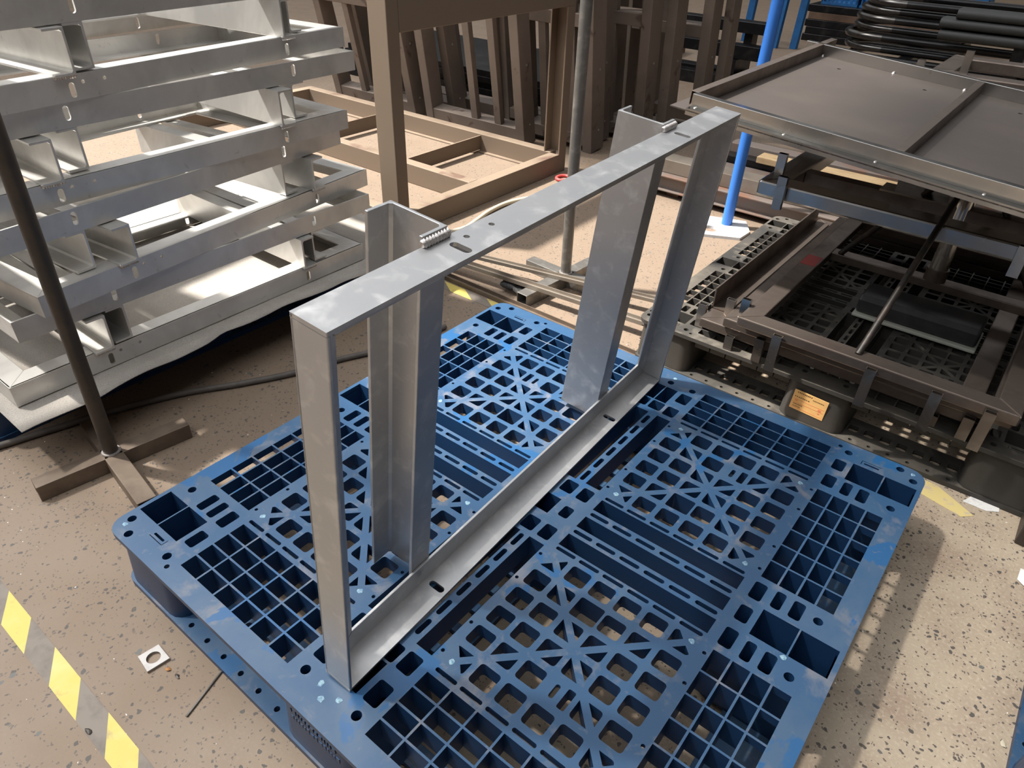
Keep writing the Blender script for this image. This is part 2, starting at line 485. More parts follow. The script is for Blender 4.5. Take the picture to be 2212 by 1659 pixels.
def deck_holes():
    H = []
    def add4(poly, d):
        for p in quad_mirror(poly):
            H.append(([(x / 1000, y / 1000) for x, y in p], d))
    def rect4(x0, x1, y0, y1, d, r=0.0):
        add4(rrect(x0, x1, y0, y1, r, 3), d)
    def one(x0, x1, y0, y1, d, r=0.0):
        H.append(([(x / 1000, y / 1000) for x, y in rrect(x0, x1, y0, y1, r, 3)], d))
    G, MS, SL = 0.05, 0.03, 0.014
    for i in range(6):                                   # outer grid beside the north-east and south-west edges
        for j in range(4):
            x0, y0 = 691 + 52.5 * i, 1029 + 33.8 * j
            rect4(x0, x0 + 48.7, y0, y0 + 30, G)
    for i in range(4):                                   # outer grid beside the other two edges
        for j in range(6):
            x0, y0 = 1026 + 34 * i, 699 + 51 * j
            rect4(x0, x0 + 30.2, y0, y0 + 47.2, G if i < 3 else 0.017)
    for i in range(6):                                   # thin slots along the mesh panels
        rect4(697 + 52 * i, 741 + 52 * i, 1012, 1019.5, SL, 3.5)
        rect4(697 + 52 * i, 740 + 52 * i, 682, 690, SL, 3.5)
        rect4(698 + 52 * i, 740 + 52 * i, 625, 634, SL, 4.4)     # slots of the cross bars
        rect4(622, 632, 700 + 51 * i, 736 + 51 * i, SL, 4.8)
    c = 850.0
    for i in range(6):                                   # mesh panel with its diagonal cross
        for j in range(6):
            x0, y0 = 695.5 + 52.4 * i, 701 + 52 * j
            cell = rrect(x0, x0 + 41, y0, y0 + 38, 6, 3)
            s = 0.70711
            hb = 6.5
            if i == j or i + j == 5:
                nx, ny = (s, -s) if i == j else (s, s)
                d0 = nx * c + ny * c
                for sg in (1, -1):
                    p = clip(cell, sg * nx, sg * ny, sg * d0 + hb)
                    if i in (0, 5) and j in (0, 5):      # solid pad in the corner of the mesh
                        ax, ay = (s if i == 0 else -s), (s if j == 0 else -s)
                        p = clip(p, ax, ay, ax * c + ay * c - 187)
                    if len(p) < 3:
                        continue
                    if len(p) >= 3:
                        ar = abs(sum(p[k][0] * p[(k + 1) % len(p)][1] - p[(k + 1) % len(p)][0] * p[k][1] for k in range(len(p)))) / 2
                        if ar > 60:
                            add4(p, MS)
            elif (i, j) == (3, 4):                       # cell half closed by a slotted tab
                rect4(862, 870.5, 914, 941, 0.008, 4)
                rect4(882, 896, 909, 947, MS, 3)
            elif (i, j) == (2, 1):
                rect4(799, 848, 750, 794, 0.045, 4)
            else:
                add4(cell, MS)
    rect4(695, 1004, 642, 677, G)                        # trenches of the cross
    rect4(641, 676, 697, 1004, G)
    for sx in (0, 1):
        a, b = (695, 1004) if sx == 0 else (196, 505)
        one(a, b, 583, 617, G)
        one(583, 617, a, b, G)
    # corner blocks
    rect4(1060, 1124.5, 1070, 1135, 0.12)
    rect4(1127.5, 1191, 1070, 1135, 0.12)
    rect4(1024, 1049, 1088, 1127, 0.05, 5)
    rect4(1024, 1049, 1021, 1062, 0.05, 5)
    rect4(1064, 1083, 1018, 1061, 0.05, 5)
    rect4(1096, 1117, 1018, 1061, 0.05, 5)
    rect4(1078, 1110, 1147, 1152, 0.03, 2.4)
    rect4(1074, 1114, 1157, 1158.4, 0.004)               # groove round the label slot
    rect4(1072, 1073.4, 1144, 1158.4, 0.004)
    # blocks in the middle of the edges
    for a in (0, 1):
        def m2(x0, x1, y0, y1, d, r=0.0):
            if a:
                one(1200 - x1, 1200 - x0, y0, y1, d, r)
            else:
                one(x0, x1, y0, y1, d, r)
        m2(1059, 1123.5, 568, 632, 0.12)
        m2(1126.5, 1191, 568, 632, 0.12)
        m2(1024, 1047, 581, 619, 0.05, 5)
        def m3(x0, x1, y0, y1, d, r=0.0):
            if a:
                one(x0, x1, 1200 - y1, 1200 - y0, d, r)
            else:
                one(x0, x1, y0, y1, d, r)
        m3(568, 598.5, 1060, 1126, 0.12)
        m3(601.5, 632, 1060, 1126, 0.12)
        m3(564, 597, 1021, 1056, 0.05, 5)
        m3(603, 636, 1021, 1056, 0.05, 5)
    rect4(1024, 1047, 641, 684, 0.05, 5)
    rect4(1063, 1081, 645, 687, 0.05, 5)
    rect4(1095, 1116, 645, 687, 0.05, 5)
    rect4(644, 674, 1083, 1125, 0.05, 5)
    rect4(644, 674, 1018, 1056, 0.05, 5)
    # centre block
    rect4(647, 674, 647, 685, 0.05, 5)
    rect4(605, 635, 648, 685, 0.05, 5)
    for x0, x1 in ((647, 669), (531, 553)):
        one(x0, x1, 585, 617, 0.05, 5)
    one(570, 630, 575, 625, 0.12)
    # round holes
    for q in ((1178, 1158), (1146, 1182), (1040, 1165), (1163, 1040), (1142, 668), (660, 1149)):
        add4(circle(q[0], q[1], 8.5, 14), 0.02)
    for q in ((1011, 1161), (1146, 1012)):
        pass
    one_c = [(600, 1149)]
    for x, y in one_c:
        H.append(([(px / 1000, py / 1000) for px, py in circle(x, y, 8.5, 14)], 0.02))
    for q in ((1017, 990), (1017, 915), (1017, 785), (1017, 715), (683, 985), (683, 915), (683, 790), (683, 718)):
        add4(circle(q[0], q[1], 3.6, 8), 0.008)
    for q in ((1018, 1178),):
        add4(circle(q[0], q[1], 5, 10), 0.01)
    return H

DECK_HOLES = deck_holes()

def build_pallet(name, label, matl, group=None, extras=True):
    t = thing(name, label, 'pallet', (0, 0, 0), group)
    mb = MB().plate(rrect(0, 1.2, 0, 1.2, 0.035, 5), DECK_HOLES, 0.15, 0.012, bottom=False, odepth=0.012)
    part('deck', mb, matl, t)
    for i in range(3):
        for j in range(3):
            w = 0.10
            cx, cy = (0.1, 0.6, 1.1)[i], (0.1, 0.6, 1.1)[j]
            f = MB()
            top = rrect(cx - w + 0.012, cx + w - 0.012, cy - w + 0.012, cy + w - 0.012, 0.03, 4)
            bot = rrect(cx - w + 0.004, cx + w - 0.004, cy - w + 0.004, cy + w - 0.004, 0.035, 4)
            n = len(top)
            f.add([(x, y, 0.139) for x, y in top] + [(x, y, 0.014) for x, y in bot],
                  [(k, n + k, n + (k + 1) % n, (k + 1) % n) for k in range(n)] + [tuple(range(n, 2 * n))])
            # vertical ribs on the outer faces
            for s in (-1, 1):
                for z in (0.115, 0.09, 0.065, 0.04):
                    if i != 1:
                        x = cx + (w - 0.012) * (-1 if i == 0 else 1)
                        f.box(x - 0.004, x + 0.004, cy + s * 0.062 - 0.014, cy + s * 0.062 + 0.014, z - 0.002, z + 0.002)
            part('foot', f, matl, t, smooth=40)
    holes = []
    for k in range(2):
        x0 = 0.13 + 0.52 * k
        holes.append((rrect(x0, x0 + 0.42, 0.13, 1.07, 0.02, 3), 0.012))
    for k in range(6):
        for base in (0.2149, 0.7226):
            p = base + 0.0525 * k
            for q in (0.0165, 1.1835):
                holes.append((circle(p, q, 0.0055, 10), 0.012))
                holes.append((circle(q, p, 0.0055, 10), 0.012))
    for k in range(8):
        for base in (0.0, 0.5):
            p = base + 0.17 + 0.045 * k
            for q in (0.075, 1.125):
                holes.append((rrect(p - 0.014, p + 0.014, q - 0.016, q + 0.016, 0.006, 2), 0.012))
    for k in range(15):                                  # rungs of the middle runner
        p = 0.19 + 0.0575 * k
        if not 0.48 < p < 0.72:
            holes.append((rrect(0.565, 0.635, p - 0.019, p + 0.019, 0.006, 2), 0.012))
    part('runner', MB().plate(rrect(0, 1.2, 0, 1.2, 0.03, 4), holes, 0.014, 0.014), matl, t)
    return t

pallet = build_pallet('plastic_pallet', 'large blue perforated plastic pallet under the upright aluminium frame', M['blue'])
# scuffed moulding plugs on the deck
pl = MB()
for x, y in ((0.6, 1.172), (0.709, 0.993), (0.708, 0.710), (0.991, 0.994), (0.991, 0.709), (0.991, 0.492), (1.172, 1.181), (0.026, 0.026), (0.209, 0.207), (0.578, 0.051), (0.598, 0.034), (0.621, 0.050), (0.709, 0.208), (0.490, 0.208), (0.490, 0.493), (1.122, 0.560), (0.210, 0.710)):
    n = 10
    vs = [(x + rnd.uniform(0.6, 1.0) * 0.0065 * math.cos(2 * math.pi * k / n), y + rnd.uniform(0.6, 1.0) * 0.0065 * math.sin(2 * math.pi * k / n), 0.1504) for k in range(n)]
    pl.add(vs + [(x, y, 0.1512)], [(k, (k + 1) % n, n) for k in range(n)])
tag(part('moulding_mark', pl, M['scuff'], pallet), 'pale scuffed moulding marks', kind='stuff')
# raised lettering on the middle foot, too worn to read
lt = MB()
for row in range(3):
    x = 0.545
    while x < 0.655:
        w = rnd.choice((0.003, 0.005, 0.007))
        lt.box(x, x + w, -0.0005 + 0.008, 0.0095, 0.095 - row * 0.02, 0.095 - row * 0.02 + rnd.choice((0.009, 0.012)))
        x += w + 0.004
tag(part('embossed_lettering', lt, M['blue'], pallet), kind='stuff')

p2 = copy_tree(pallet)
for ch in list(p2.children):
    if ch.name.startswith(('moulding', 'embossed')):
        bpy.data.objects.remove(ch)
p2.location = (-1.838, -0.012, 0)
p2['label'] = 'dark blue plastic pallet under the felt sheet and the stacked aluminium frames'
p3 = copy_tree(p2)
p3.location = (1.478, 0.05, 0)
p3['label'] = 'blue plastic pallet edge cut off at the lower right corner of the view'

# ------------------------------------------------------------------ aluminium frames
FL, FH, FW, FT = 1.067, 0.672, 0.053, 0.0055
def stadium(cx, cy, lx, w):
    return rrect(cx - lx / 2, cx + lx / 2, cy - w / 2, cy + w / 2, w / 2 - 1e-4, 5)

def frame_meshes(matl):
    """local axes: x normal (flange face at 0, band to FW), y along the length, z across"""
    W, T, B = FW, FT, FW
    ms = []
    def band(z_top, holes, inner_sign):
        mb = MB()
        # plate in (x, y), thickness along z
        mb.plate([(0, 0), (W, 0), (W, FL), (0, FL)], [(h, T) for h in holes], z_top, T)
        return mb
    slots = [stadium(0.031, y, 0.031, 0.013) for y in (0.228, 0.842)]
    top = band(FH, slots + [circle(0.018, 0.255, 0.0042, 10), circle(0.018, 0.305, 0.0042, 10)], -1)
    # in-plane flange, mitred (y, z) trapezoid, thickness T along x
    def flange(mb, poly):
        n = len(poly)
        vs = [(0, y, z) for y, z in poly] + [(T, y, z) for y, z in poly]
        mb.add(vs, [tuple(range(n)), tuple(range(n, 2 * n))[::-1]] + [(i, n + i, n + (i + 1) % n, (i + 1) % n) for i in range(n)])
        # small fillet along the inside corner
    flange(top, [(0, FH - 1e-4), (FL, FH - 1e-4), (FL - B, FH - B), (B, FH - B)])
    bot = band(T, slots, 1)
    flange(bot, [(0, 1e-4), (B, B), (FL - B, B), (FL, 1e-4)])
    ends = []
    for s in (0, 1):
        mb = MB()
        y0 = 0 if s == 0 else FL - T
        mb.box(0, W, y0, y0 + T, T, FH - T)
        if s == 0:
            flange(mb, [(0, 0), (0, FH), (B, FH - B), (B, B)])
        else:
            flange(mb, [(FL, 0), (FL - B, B), (FL - B, FH - B), (FL, FH)])
        ends.append(mb)
    ups = []
    D, F, TT = 0.0935, 0.0455, 0.0055
    for s in (0, 1):
        # channel profile in (x, y): web across x, flanges opening outwards
        yw = 0.240 if s == 0 else 0.825
        sg = -1 if s == 0 else 1
        o = []
        prof = [(-D, 0), (0, 0), (0, sg * F), (-TT, sg * F), (-TT, sg * (TT + .004)), (-TT - .004, sg * TT), (-D + TT + .004, sg * TT), (-D + TT, sg * (TT + .004)), (-D + TT, sg * F), (-D, sg * F)]
        poly = [(x, yw + y) for x, y in prof]
        ups.append(MB().prism(poly, 0.0, FH + 0.013))
    welds = []
    for yw, sg in ((0.240, -1), (0.825, 1)):
        mb = MB()
        n = 9
        for k in range(n):
            y = yw + sg * (0.002 + 0.042 * k / (n - 1))
            mb.tube([(0.001, y - 0.0035, FH + 0.004), (0.001, y, FH + 0.0045), (0.001, y + 0.0035, FH + 0.004)], [0.004, 0.0068, 0.004], 8)
        welds.append(mb)
    return top, bot, ends, ups, welds

_top, _bot, _ends, _ups, _welds = frame_meshes(None)
def build_frame(name, label, m_alu, mw, group=None):
    t = thing(name, label, 'metal frame', mw, group)
    part('top_rail', _top, m_alu, t, bevel=0.0012)
    part('bottom_rail', _bot, m_alu, t, bevel=0.0012)
    for e in _ends:
        part('end_post', e, m_alu, t, bevel=0.0015)
    for u in _ups:
        part('channel_upright', u, m_alu, t, bevel=0.001)
    for w in _welds:
        part('weld_bead', w, M['weld'], t, smooth=60)
    return t

mf = Matrix.Translation((0.5717, 0.0667, 0.1575)) @ (Matrix.Rotation(0.0457, 4, 'Z') @ Matrix.Rotation(0.1008, 4, 'Y'))
main_frame = build_frame('aluminium_frame', 'welded aluminium angle frame standing upright alone on the large blue pallet', M['alu'], mf)

# stack of eight, laid flat in face-to-face pairs
STK = [(0.051, -0.508, -0.518), (0.105, -0.505, -0.530), (0.163, -0.466, -0.592), (0.077, -0.487, -0.600), (0.076, -0.535, -0.560), (0.150, -0.560, -0.592), (0.176, -0.535, -0.655), (0.230, -0.540, -0.690)]
ORD = ['lowest', 'second lowest', 'third from the bottom', 'fourth from the bottom', 'fifth from the bottom', 'third from the top', 'second from the top', 'topmost']
z = 0.1545
proto = None
for k, (v0, ua, ub) in enumerate(STK):
    yaw = math.atan2(ub - ua, FL)
    yv = V((math.sin(yaw), math.cos(yaw), 0))
    xr = V((math.cos(yaw), -math.sin(yaw), 0))       # horizontal, towards the camera side
    front = V((ua, v0, 0))
    if k % 2 == 0:
        zb = z + FW
        mw = basis((0, 0, -1), yv, xr, front - xr * FH + V((0, 0, zb)))
    else:
        zb = z + FW + 0.0965
        mw = basis((0, 0, 1), yv, -xr, front + V((0, 0, zb)))
        z += 2 * FW + 0.0965 + 0.001
    lab = 'flat aluminium frame, %s of the eight stacked on felt' % ORD[k]
    if proto is None:
        proto = build_frame('aluminium_frame', lab, M['alu2'], mw, 'aluminium frames stacked flat')
    else:
        c = copy_tree(proto)
        c.matrix_world = mw
        c['label'] = lab

# felt sheet
mb = MB()
nx, ny = 30, 60
pts = []
for j in range(ny + 1):
    vv = 0.019 + 1.36 * j / ny
    edge = -0.428 + 0.006 * math.sin(vv * 11.0) - 0.005 * math.sin(vv * 27) - 0.030 / (1 + math.exp(-(vv - 0.53) * 60)) + 0.028 / (1 + math.exp(-(vv - 0.90) * 14)) + 0.02 * math.exp(-vv * 9)
    for i in range(nx + 1):
        a = i / nx
        uu = -1.80 + (edge + 1.80) * a
        droop = -0.0015 * max(0, (uu + 0.62)) / 0.2 * (1 + math.sin(vv * 14))
        pts.append((uu, vv, 0.1525 + droop + 0.0004 * math.sin(vv * 60)))
fs = [(j * (nx + 1) + i, j * (nx + 1) + i + 1, (j + 1) * (nx + 1) + i + 1, (j + 1) * (nx + 1) + i) for j in range(ny) for i in range(nx)]
mb.add(pts, fs)
o = single('felt_sheet', mb, M['felt'], 'grey felt sheet with a wavy edge between the blue pallet and the stacked frames', 'sheet', smooth=60)
sd = o.modifiers.new('thickness', 'SOLIDIFY')
sd.thickness = 0.002
sd.offset = -1

# ------------------------------------------------------------------ stands
def build_stand(name, label, loc, yaw, lean, h, r, mp, ma, arms, aw=0.042):
    t = thing(name, label, 'stand', Matrix.Translation(loc) @ Matrix.Rotation(yaw, 4, 'Z'))
    for (dx, dy, ln) in arms:
        a = MB().rect_tube((dx * 0.012, dy * 0.012, aw / 2), (dx * ln, dy * ln, aw / 2), aw, aw, 0.003)
        part('leg', a, ma, t, bevel=0.0015)
    top = V((lean[0], lean[1], h))
    part('pole', MB().tube([(0, 0, aw), top], r, 20), mp, t, smooth=40)
    w = MB()
    n = 18
    w.tube([(1.12 * r * math.cos(2 * math.pi * k / n), 1.12 * r * math.sin(2 * math.pi * k / n), aw + 0.001) for k in range(n)], 0.004, 6, closed=True)
    part('weld_bead', w, M['weld'], t, smooth=60)
    return t

build_stand('pole_stand', 'dark steel pole on a cross-shaped foot beside the corner of the large blue pallet', (-0.348, 0.155, 0), R(-8), (0.145, 0.0), 1.25, 0.0165, M['stand'], M['stand_arm'], [(0, -1, 0.168), (0, 1, 0.18), (-1, 0, 0.165), (1, 0, 0.22)])
build_stand('pole_stand', 'worn steel pole on a square tube foot behind the upright aluminium frame', (-0.083, 1.668, 0), R(-4), (0.0, -0.0), 1.3, 0.0185, M['galv'], M['galv'], [(0, -1, 0.235), (-1, 0.0, 0.17), (1, 0.1, 0.17), (0, 1, 0.16)], 0.045)

# blue pole on its pale plate
t = thing('pole_stand', 'bright blue steel pole on a pale plate with a round hole', 'stand', (0, 0, 0))
outer = [(0.095, 2.40), (0.236, 2.47), (0.240, 2.56), (0.180, 2.66), (0.01, 2.60), (-0.03, 2.50)]
part('base_plate', MB().plate(outer, [(circle(0.098, 2.478, 0.033, 24), 0.012)], 0.012, 0.012), M['plate_pale'], t)
part('pole', MB().tube([(0.128, 2.575, 0.012), (0.150, 2.575, 1.25)], 0.0225, 24), M['blue_paint'], t, smooth=40)

# ------------------------------------------------------------------ brown box frame
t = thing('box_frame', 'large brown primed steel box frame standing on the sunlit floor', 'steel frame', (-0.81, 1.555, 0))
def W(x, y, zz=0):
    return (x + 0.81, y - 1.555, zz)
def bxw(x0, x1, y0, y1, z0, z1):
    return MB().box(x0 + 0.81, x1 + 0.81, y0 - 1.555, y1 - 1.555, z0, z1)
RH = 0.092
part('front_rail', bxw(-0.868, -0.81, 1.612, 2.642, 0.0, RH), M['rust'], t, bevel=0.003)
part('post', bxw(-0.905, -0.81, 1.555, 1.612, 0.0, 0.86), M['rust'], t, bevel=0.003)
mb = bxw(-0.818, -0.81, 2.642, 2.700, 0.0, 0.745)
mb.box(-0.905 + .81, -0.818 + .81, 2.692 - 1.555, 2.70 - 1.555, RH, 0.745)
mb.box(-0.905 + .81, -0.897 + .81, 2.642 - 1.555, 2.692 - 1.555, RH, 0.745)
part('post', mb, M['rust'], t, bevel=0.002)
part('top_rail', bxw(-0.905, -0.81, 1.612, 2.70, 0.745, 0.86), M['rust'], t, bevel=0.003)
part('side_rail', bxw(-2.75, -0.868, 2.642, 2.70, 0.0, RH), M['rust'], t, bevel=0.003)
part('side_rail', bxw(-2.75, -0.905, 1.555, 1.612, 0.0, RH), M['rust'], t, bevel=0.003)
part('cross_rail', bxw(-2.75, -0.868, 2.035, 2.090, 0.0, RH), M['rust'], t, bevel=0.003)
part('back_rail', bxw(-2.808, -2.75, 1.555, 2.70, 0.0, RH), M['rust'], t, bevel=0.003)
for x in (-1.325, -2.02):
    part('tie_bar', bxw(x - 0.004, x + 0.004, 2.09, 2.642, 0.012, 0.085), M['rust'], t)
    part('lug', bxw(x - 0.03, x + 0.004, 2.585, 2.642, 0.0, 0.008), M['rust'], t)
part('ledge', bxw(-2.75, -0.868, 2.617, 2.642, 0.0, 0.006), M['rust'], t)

# ------------------------------------------------------------------ leaning brown frames behind
def leaning_frame(label, x0, x1, yb, lean, h, mids, bars, w=0.058, d=0.07):
    """ladder frame in the x-z plane, foot at yb, leaning towards the camera by lean (radians)"""
    m = Matrix.Translation((x0, yb, 0)) @ Matrix.Rotation(lean, 4, 'X')
    t = thing('ladder_frame', label, 'steel frame', m, 'brown ladder frames leaning in a row')
    L = x1 - x0
    part('post', MB().box(0, w, 0, d, 0, h), M['rust_dark'], t, bevel=0.003)
    part('post', MB().box(L - w, L, 0, d, 0, h), M['rust_dark'], t, bevel=0.003)
    for zz in bars:
        part('rail', MB().box(w, L - w, 0.004, d - 0.01, zz, zz + 0.062), M['rust_dark'], t, bevel=0.003)
    for x in mids:
        part('mullion', MB().box(x, x + 0.045, 0.006, 0.04, bars[0] + 0.062, bars[-1]), M['rust_dark'], t, bevel=0.002)
    bl = MB()
    for zz in (0.11, 0.42, 0.9):
        bl.tube([(L - 0.001, d * 0.55, zz), (L + 0.003, d * 0.55, zz)], 0.0055, 8)
    part('bolt', bl, M['washer'], t)
    return t
leaning_frame('brown ladder frame leaning, leftmost of the row, behind the aluminium stack', -2.75, -2.02, 2.86, R(11), 1.30, [0.26, 0.50], [0.03, 0.60, 1.2], d=0.10)
leaning_frame('brown ladder frame second from the left of the row, behind the near post', -2.62, -1.84, 3.02, R(11), 1.35, [0.30, 0.52], [0.03, 0.66, 1.2], d=0.10)
leaning_frame('brown ladder frame leaning behind the near post of the box frame', -2.28, -1.60, 3.17, R(10), 1.35, [0.33], [0.03, 1.25], d=0.11)
leaning_frame('brown ladder frame leaning in the middle of the box frame opening, pale front post', -1.93, -1.19, 2.86, R(9), 1.35, [0.36, 0.53], [0.03, 1.2], d=0.10)
leaning_frame('brown ladder frame with a rust patch leaning behind the far post of the box frame', -1.36, -0.86, 3.02, R(7.5), 1.35, [0.16, 0.34], [0.03, 0.62, 1.2], d=0.12)
leaning_frame('brown ladder frame set back behind the rust-patched one', -1.62, -0.93, 3.19, R(7), 1.35, [0.2, 0.42], [0.03, 1.2], d=0.12)
leaning_frame('brown ladder frame standing right of the box frame, behind the worn steel pole', -1.28, -0.745, 3.35, R(5), 1.35, [0.28], [0.03, 0.60, 1.2], d=0.12)
leaning_frame('brown ladder frame just behind and right of the one by the worn steel pole', -1.10, -0.685, 3.50, R(4.5), 1.35, [0.2], [0.03, 1.2], d=0.12)
leaning_frame('brown ladder frame farther back, with a low middle rail', -1.16, -0.60, 3.75, R(4), 1.35, [0.24], [0.52, 0.72, 1.2], 0.062, 0.11)
leaning_frame('narrow brown ladder frame farthest back, right end of the leaning row', -1.05, -0.555, 3.90, R(4), 1.35, [], [0.03, 1.2], 0.05, 0.10)

# low dark pile of plates behind the leaning row
for k in range(6):
    single('steel_plate', MB().box(0, 1.9, 0, 0.85, 0, 0.034), M['black_steel'], 'black steel plate, %s of the low pile behind the leaning ladder frames' % ['lowest', 'second from the bottom', 'third from the bottom', 'third from the top', 'second from the top', 'topmost'][k], 'plate', (-3.28 + 0.02 * (k % 3), 3.38 + 0.015 * (k % 2), 0.036 * k), 'black plates in the low pile', bevel=0.002)

# ------------------------------------------------------------------ steel beams on the floor behind
def channel_beam(label, x0, x1, y0, y1, z0, h, m, cat='beam', name='steel_beam', tilt=0.0):
    w = y1 - y0
    tt = 0.007
    prof = [(0, 0), (w, 0), (w, tt), (w * 0.5 + tt / 2, tt), (w * 0.5 + tt / 2, h - tt), (w, h - tt), (w, h), (0, h), (0, h - tt), (w * 0.5 - tt / 2, h - tt), (w * 0.5 - tt / 2, tt), (0, tt)]
    mm = Matrix(((0, 0, 1, 0), (1, 0, 0, 0), (0, 1, 0, 0), (0, 0, 0, 1)))
    mb = MB().prism(prof, 0, x1 - x0, mm)
    o = single(name, mb, m, label, cat, (x0, y0, z0), bevel=0.002)
    return o
def tube_beam(label, x0, x1, y0, y1, z0, h, m, name='steel_tube'):
    mb = MB().rect_tube((0, (y1 - y0) / 2, h / 2), (x1 - x0, (y1 - y0) / 2, h / 2), y1 - y0, h, 0.005)
    return single(name, mb, m, label, 'beam', (x0, y0, z0), bevel=0.004)
for i, x in enumerate((-0.25, 1.35)):
    single('wood_bearer', MB().box(0, 0.06, 0, 0.55, 0, 0.028), M['wood_dark'], ('wooden bearer under the steel beams near the blue pole', 'wooden bearer under the far end of the steel beams')[i], 'wood', (x, 2.74, 0))
channel_beam('rusty steel I-beam at the front of the beam pile behind the blue pole', -0.40, 1.75, 2.70, 2.765, 0.028, 0.072, M['beam_rust'])
tube_beam('rusty square tube behind the front I-beam, under the pale tube', -0.40, 1.75, 2.775, 2.84, 0.028, 0.072, M['beam_rust'])
tube_beam('pale brown rectangular tube on top of the beam pile, ending beside the far upright', -0.30, 1.70, 2.745, 2.845, 0.101, 0.060, M['beam'])
tube_beam('brown steel tube just behind the pale tube of the beam pile', -0.12, 1.72, 2.86, 2.93, 0.028, 0.125, M['beam_rust'])
tube_beam('dark steel tube under the pine board', -0.10, 1.80, 2.94, 3.01, 0.028, 0.155, M['black_steel'])
tube_beam('dark brown steel tube at the back of the beam pile', -0.10, 1.80, 3.02, 3.10, 0.028, 0.19, M['beam_rust'])
single('pine_board', MB().box(0, 0.66, 0, 0.085, 0, 0.028), M['wood'], 'pale pine board lying on the beams under the sheet-topped table', 'board', (0.075, 2.915, 0.184), bevel=0.003)

# ------------------------------------------------------------------ things on the lit floor behind the pallet
def flat_bar(label, a, b, w, h, m, z0=0.0):
    a, b = V((*a, z0)), V((*b, z0))
    tt = 0.003
    prof = [(-w / 2, 0), (w / 2, 0), (w / 2, h), (w / 2 - tt, h), (w / 2 - tt, tt), (-w / 2 + tt, tt), (-w / 2 + tt, h), (-w / 2, h)]
    mb = MB().sweep(prof, (0, 0, 0), b - a)
    return single('steel_strip', mb, m, label, 'steel strip', a)
flat_bar('long galvanised strip channel farthest from the blue pallet, crossing the pole foot', (-0.50, 1.525), (0.32, 1.70), 0.028, 0.012, M['beam'], 0.046)
flat_bar('middle long strip channel of the three beside the blue pallet corner', (-0.50, 1.462), (0.36, 1.535), 0.030, 0.014, M['beam'], 0.046)
flat_bar('long strip channel closest to the blue pallet corner', (-0.50, 1.418), (0.36, 1.405), 0.030, 0.016, M['stand_arm'], 0.0)
# glove
mb = MB()
for a, b, r in (((0, 0, 0.012), (0.06, -0.01, 0.012), 0.012), ((0.055, -0.012, 0.012), (0.10, -0.03, 0.010), 0.008), ((0.055, 0.0, 0.012), (0.105, -0.008, 0.010), 0.008), ((0.05, 0.014, 0.012), (0.10, 0.016, 0.010), 0.008), ((0.02, 0.012, 0.012), (0.045, 0.045, 0.010), 0.008), ((0, -0.012, 0.012), (0.055, -0.014, 0.012), 0.011), ((0, 0.012, 0.012), (0.05, 0.010, 0.012), 0.011)):
    a, b = V(a), V(b)
    mb.tube([a, a.lerp(b, .25), a.lerp(b, .8), b], [r * .7, r, r, r * .5], 10)
single('work_glove', mb, M['glove'], 'black knitted work glove among the steel strips', 'glove', (-0.225, 1.490, 0.014), smooth=60)
# red ring and beige hose
mb = MB()
n = 24
mb.tube([(0.030 * math.cos(2 * math.pi * k / n), 0.038 * math.sin(2 * math.pi * k / n), 0.008) for k in range(n)], 0.008, 8, closed=True)
single('cable_clip', mb, M['red'], 'red plastic ring on the floor by the corner of the box frame', 'ring', (-0.735, 2.58, 0), smooth=60)
def hose(label, pts, r, m, name='hose', cat='hose'):
    # Catmull-Rom through the points
    P_ = [V(p) for p in pts]
    out = []
    for i in range(len(P_) - 1):
        p0, p1, p2, p3 = P_[max(0, i - 1)], P_[i], P_[i + 1], P_[min(len(P_) - 1, i + 2)]
        for k in range(6):
            tt = k / 6
            out.append(0.5 * ((2 * p1) + (p2 - p0) * tt + (2 * p0 - 5 * p1 + 4 * p2 - p3) * tt * tt + (3 * p1 - p0 - 3 * p2 + p3) * tt ** 3))
    out.append(P_[-1])
    return single(name, MB().tube(out, r, 10), m, label, cat, smooth=60)
hose('beige hose curving along the front of the brown box frame', [(-0.72, 1.62, 0.010), (-0.675, 1.775, 0.010), (-0.690, 1.875, 0.010), (-0.718, 2.0, 0.010), (-0.72, 2.139, 0.010), (-0.66, 2.28, 0.010), (-0.52, 2.40, 0.010)], 0.010, M['hose_beige'])
hose('dark grey hose running across the floor from the left to the pallet', [(-0.80, -0.40, 0.009), (-0.66, -0.12, 0.009), (-0.619, 0.001, 0.009), (-0.585, 0.124, 0.009), (-0.545, 0.263, 0.009), (-0.481, 0.415, 0.009), (-0.405, 0.539, 0.009), (-0.335, 0.673, 0.009), (-0.295, 0.797, 0.009), (-0.255, 0.886, 0.009), (-0.20, 1.02, 0.009), (-0.19, 1.15, 0.009)], 0.009, M['hose'])

# ------------------------------------------------------------------ black pallet with the steel tables
BS = 1.08 / 1.2
bp = copy_tree(p2)
bp.matrix_world = Matrix.Translation((0.355, 1.402, 0)) @ Matrix.Diagonal((BS, BS, 0.14 / 0.15, 1))
bp.name = 'plastic_pallet'
bp['label'] = 'dusty black plastic pallet with an orange label, under the steel table'
for ch in bp.children:
    me = ch.data.copy()
    me.materials.clear()
    me.materials.append(M['black_plastic'])
    ch.data = me
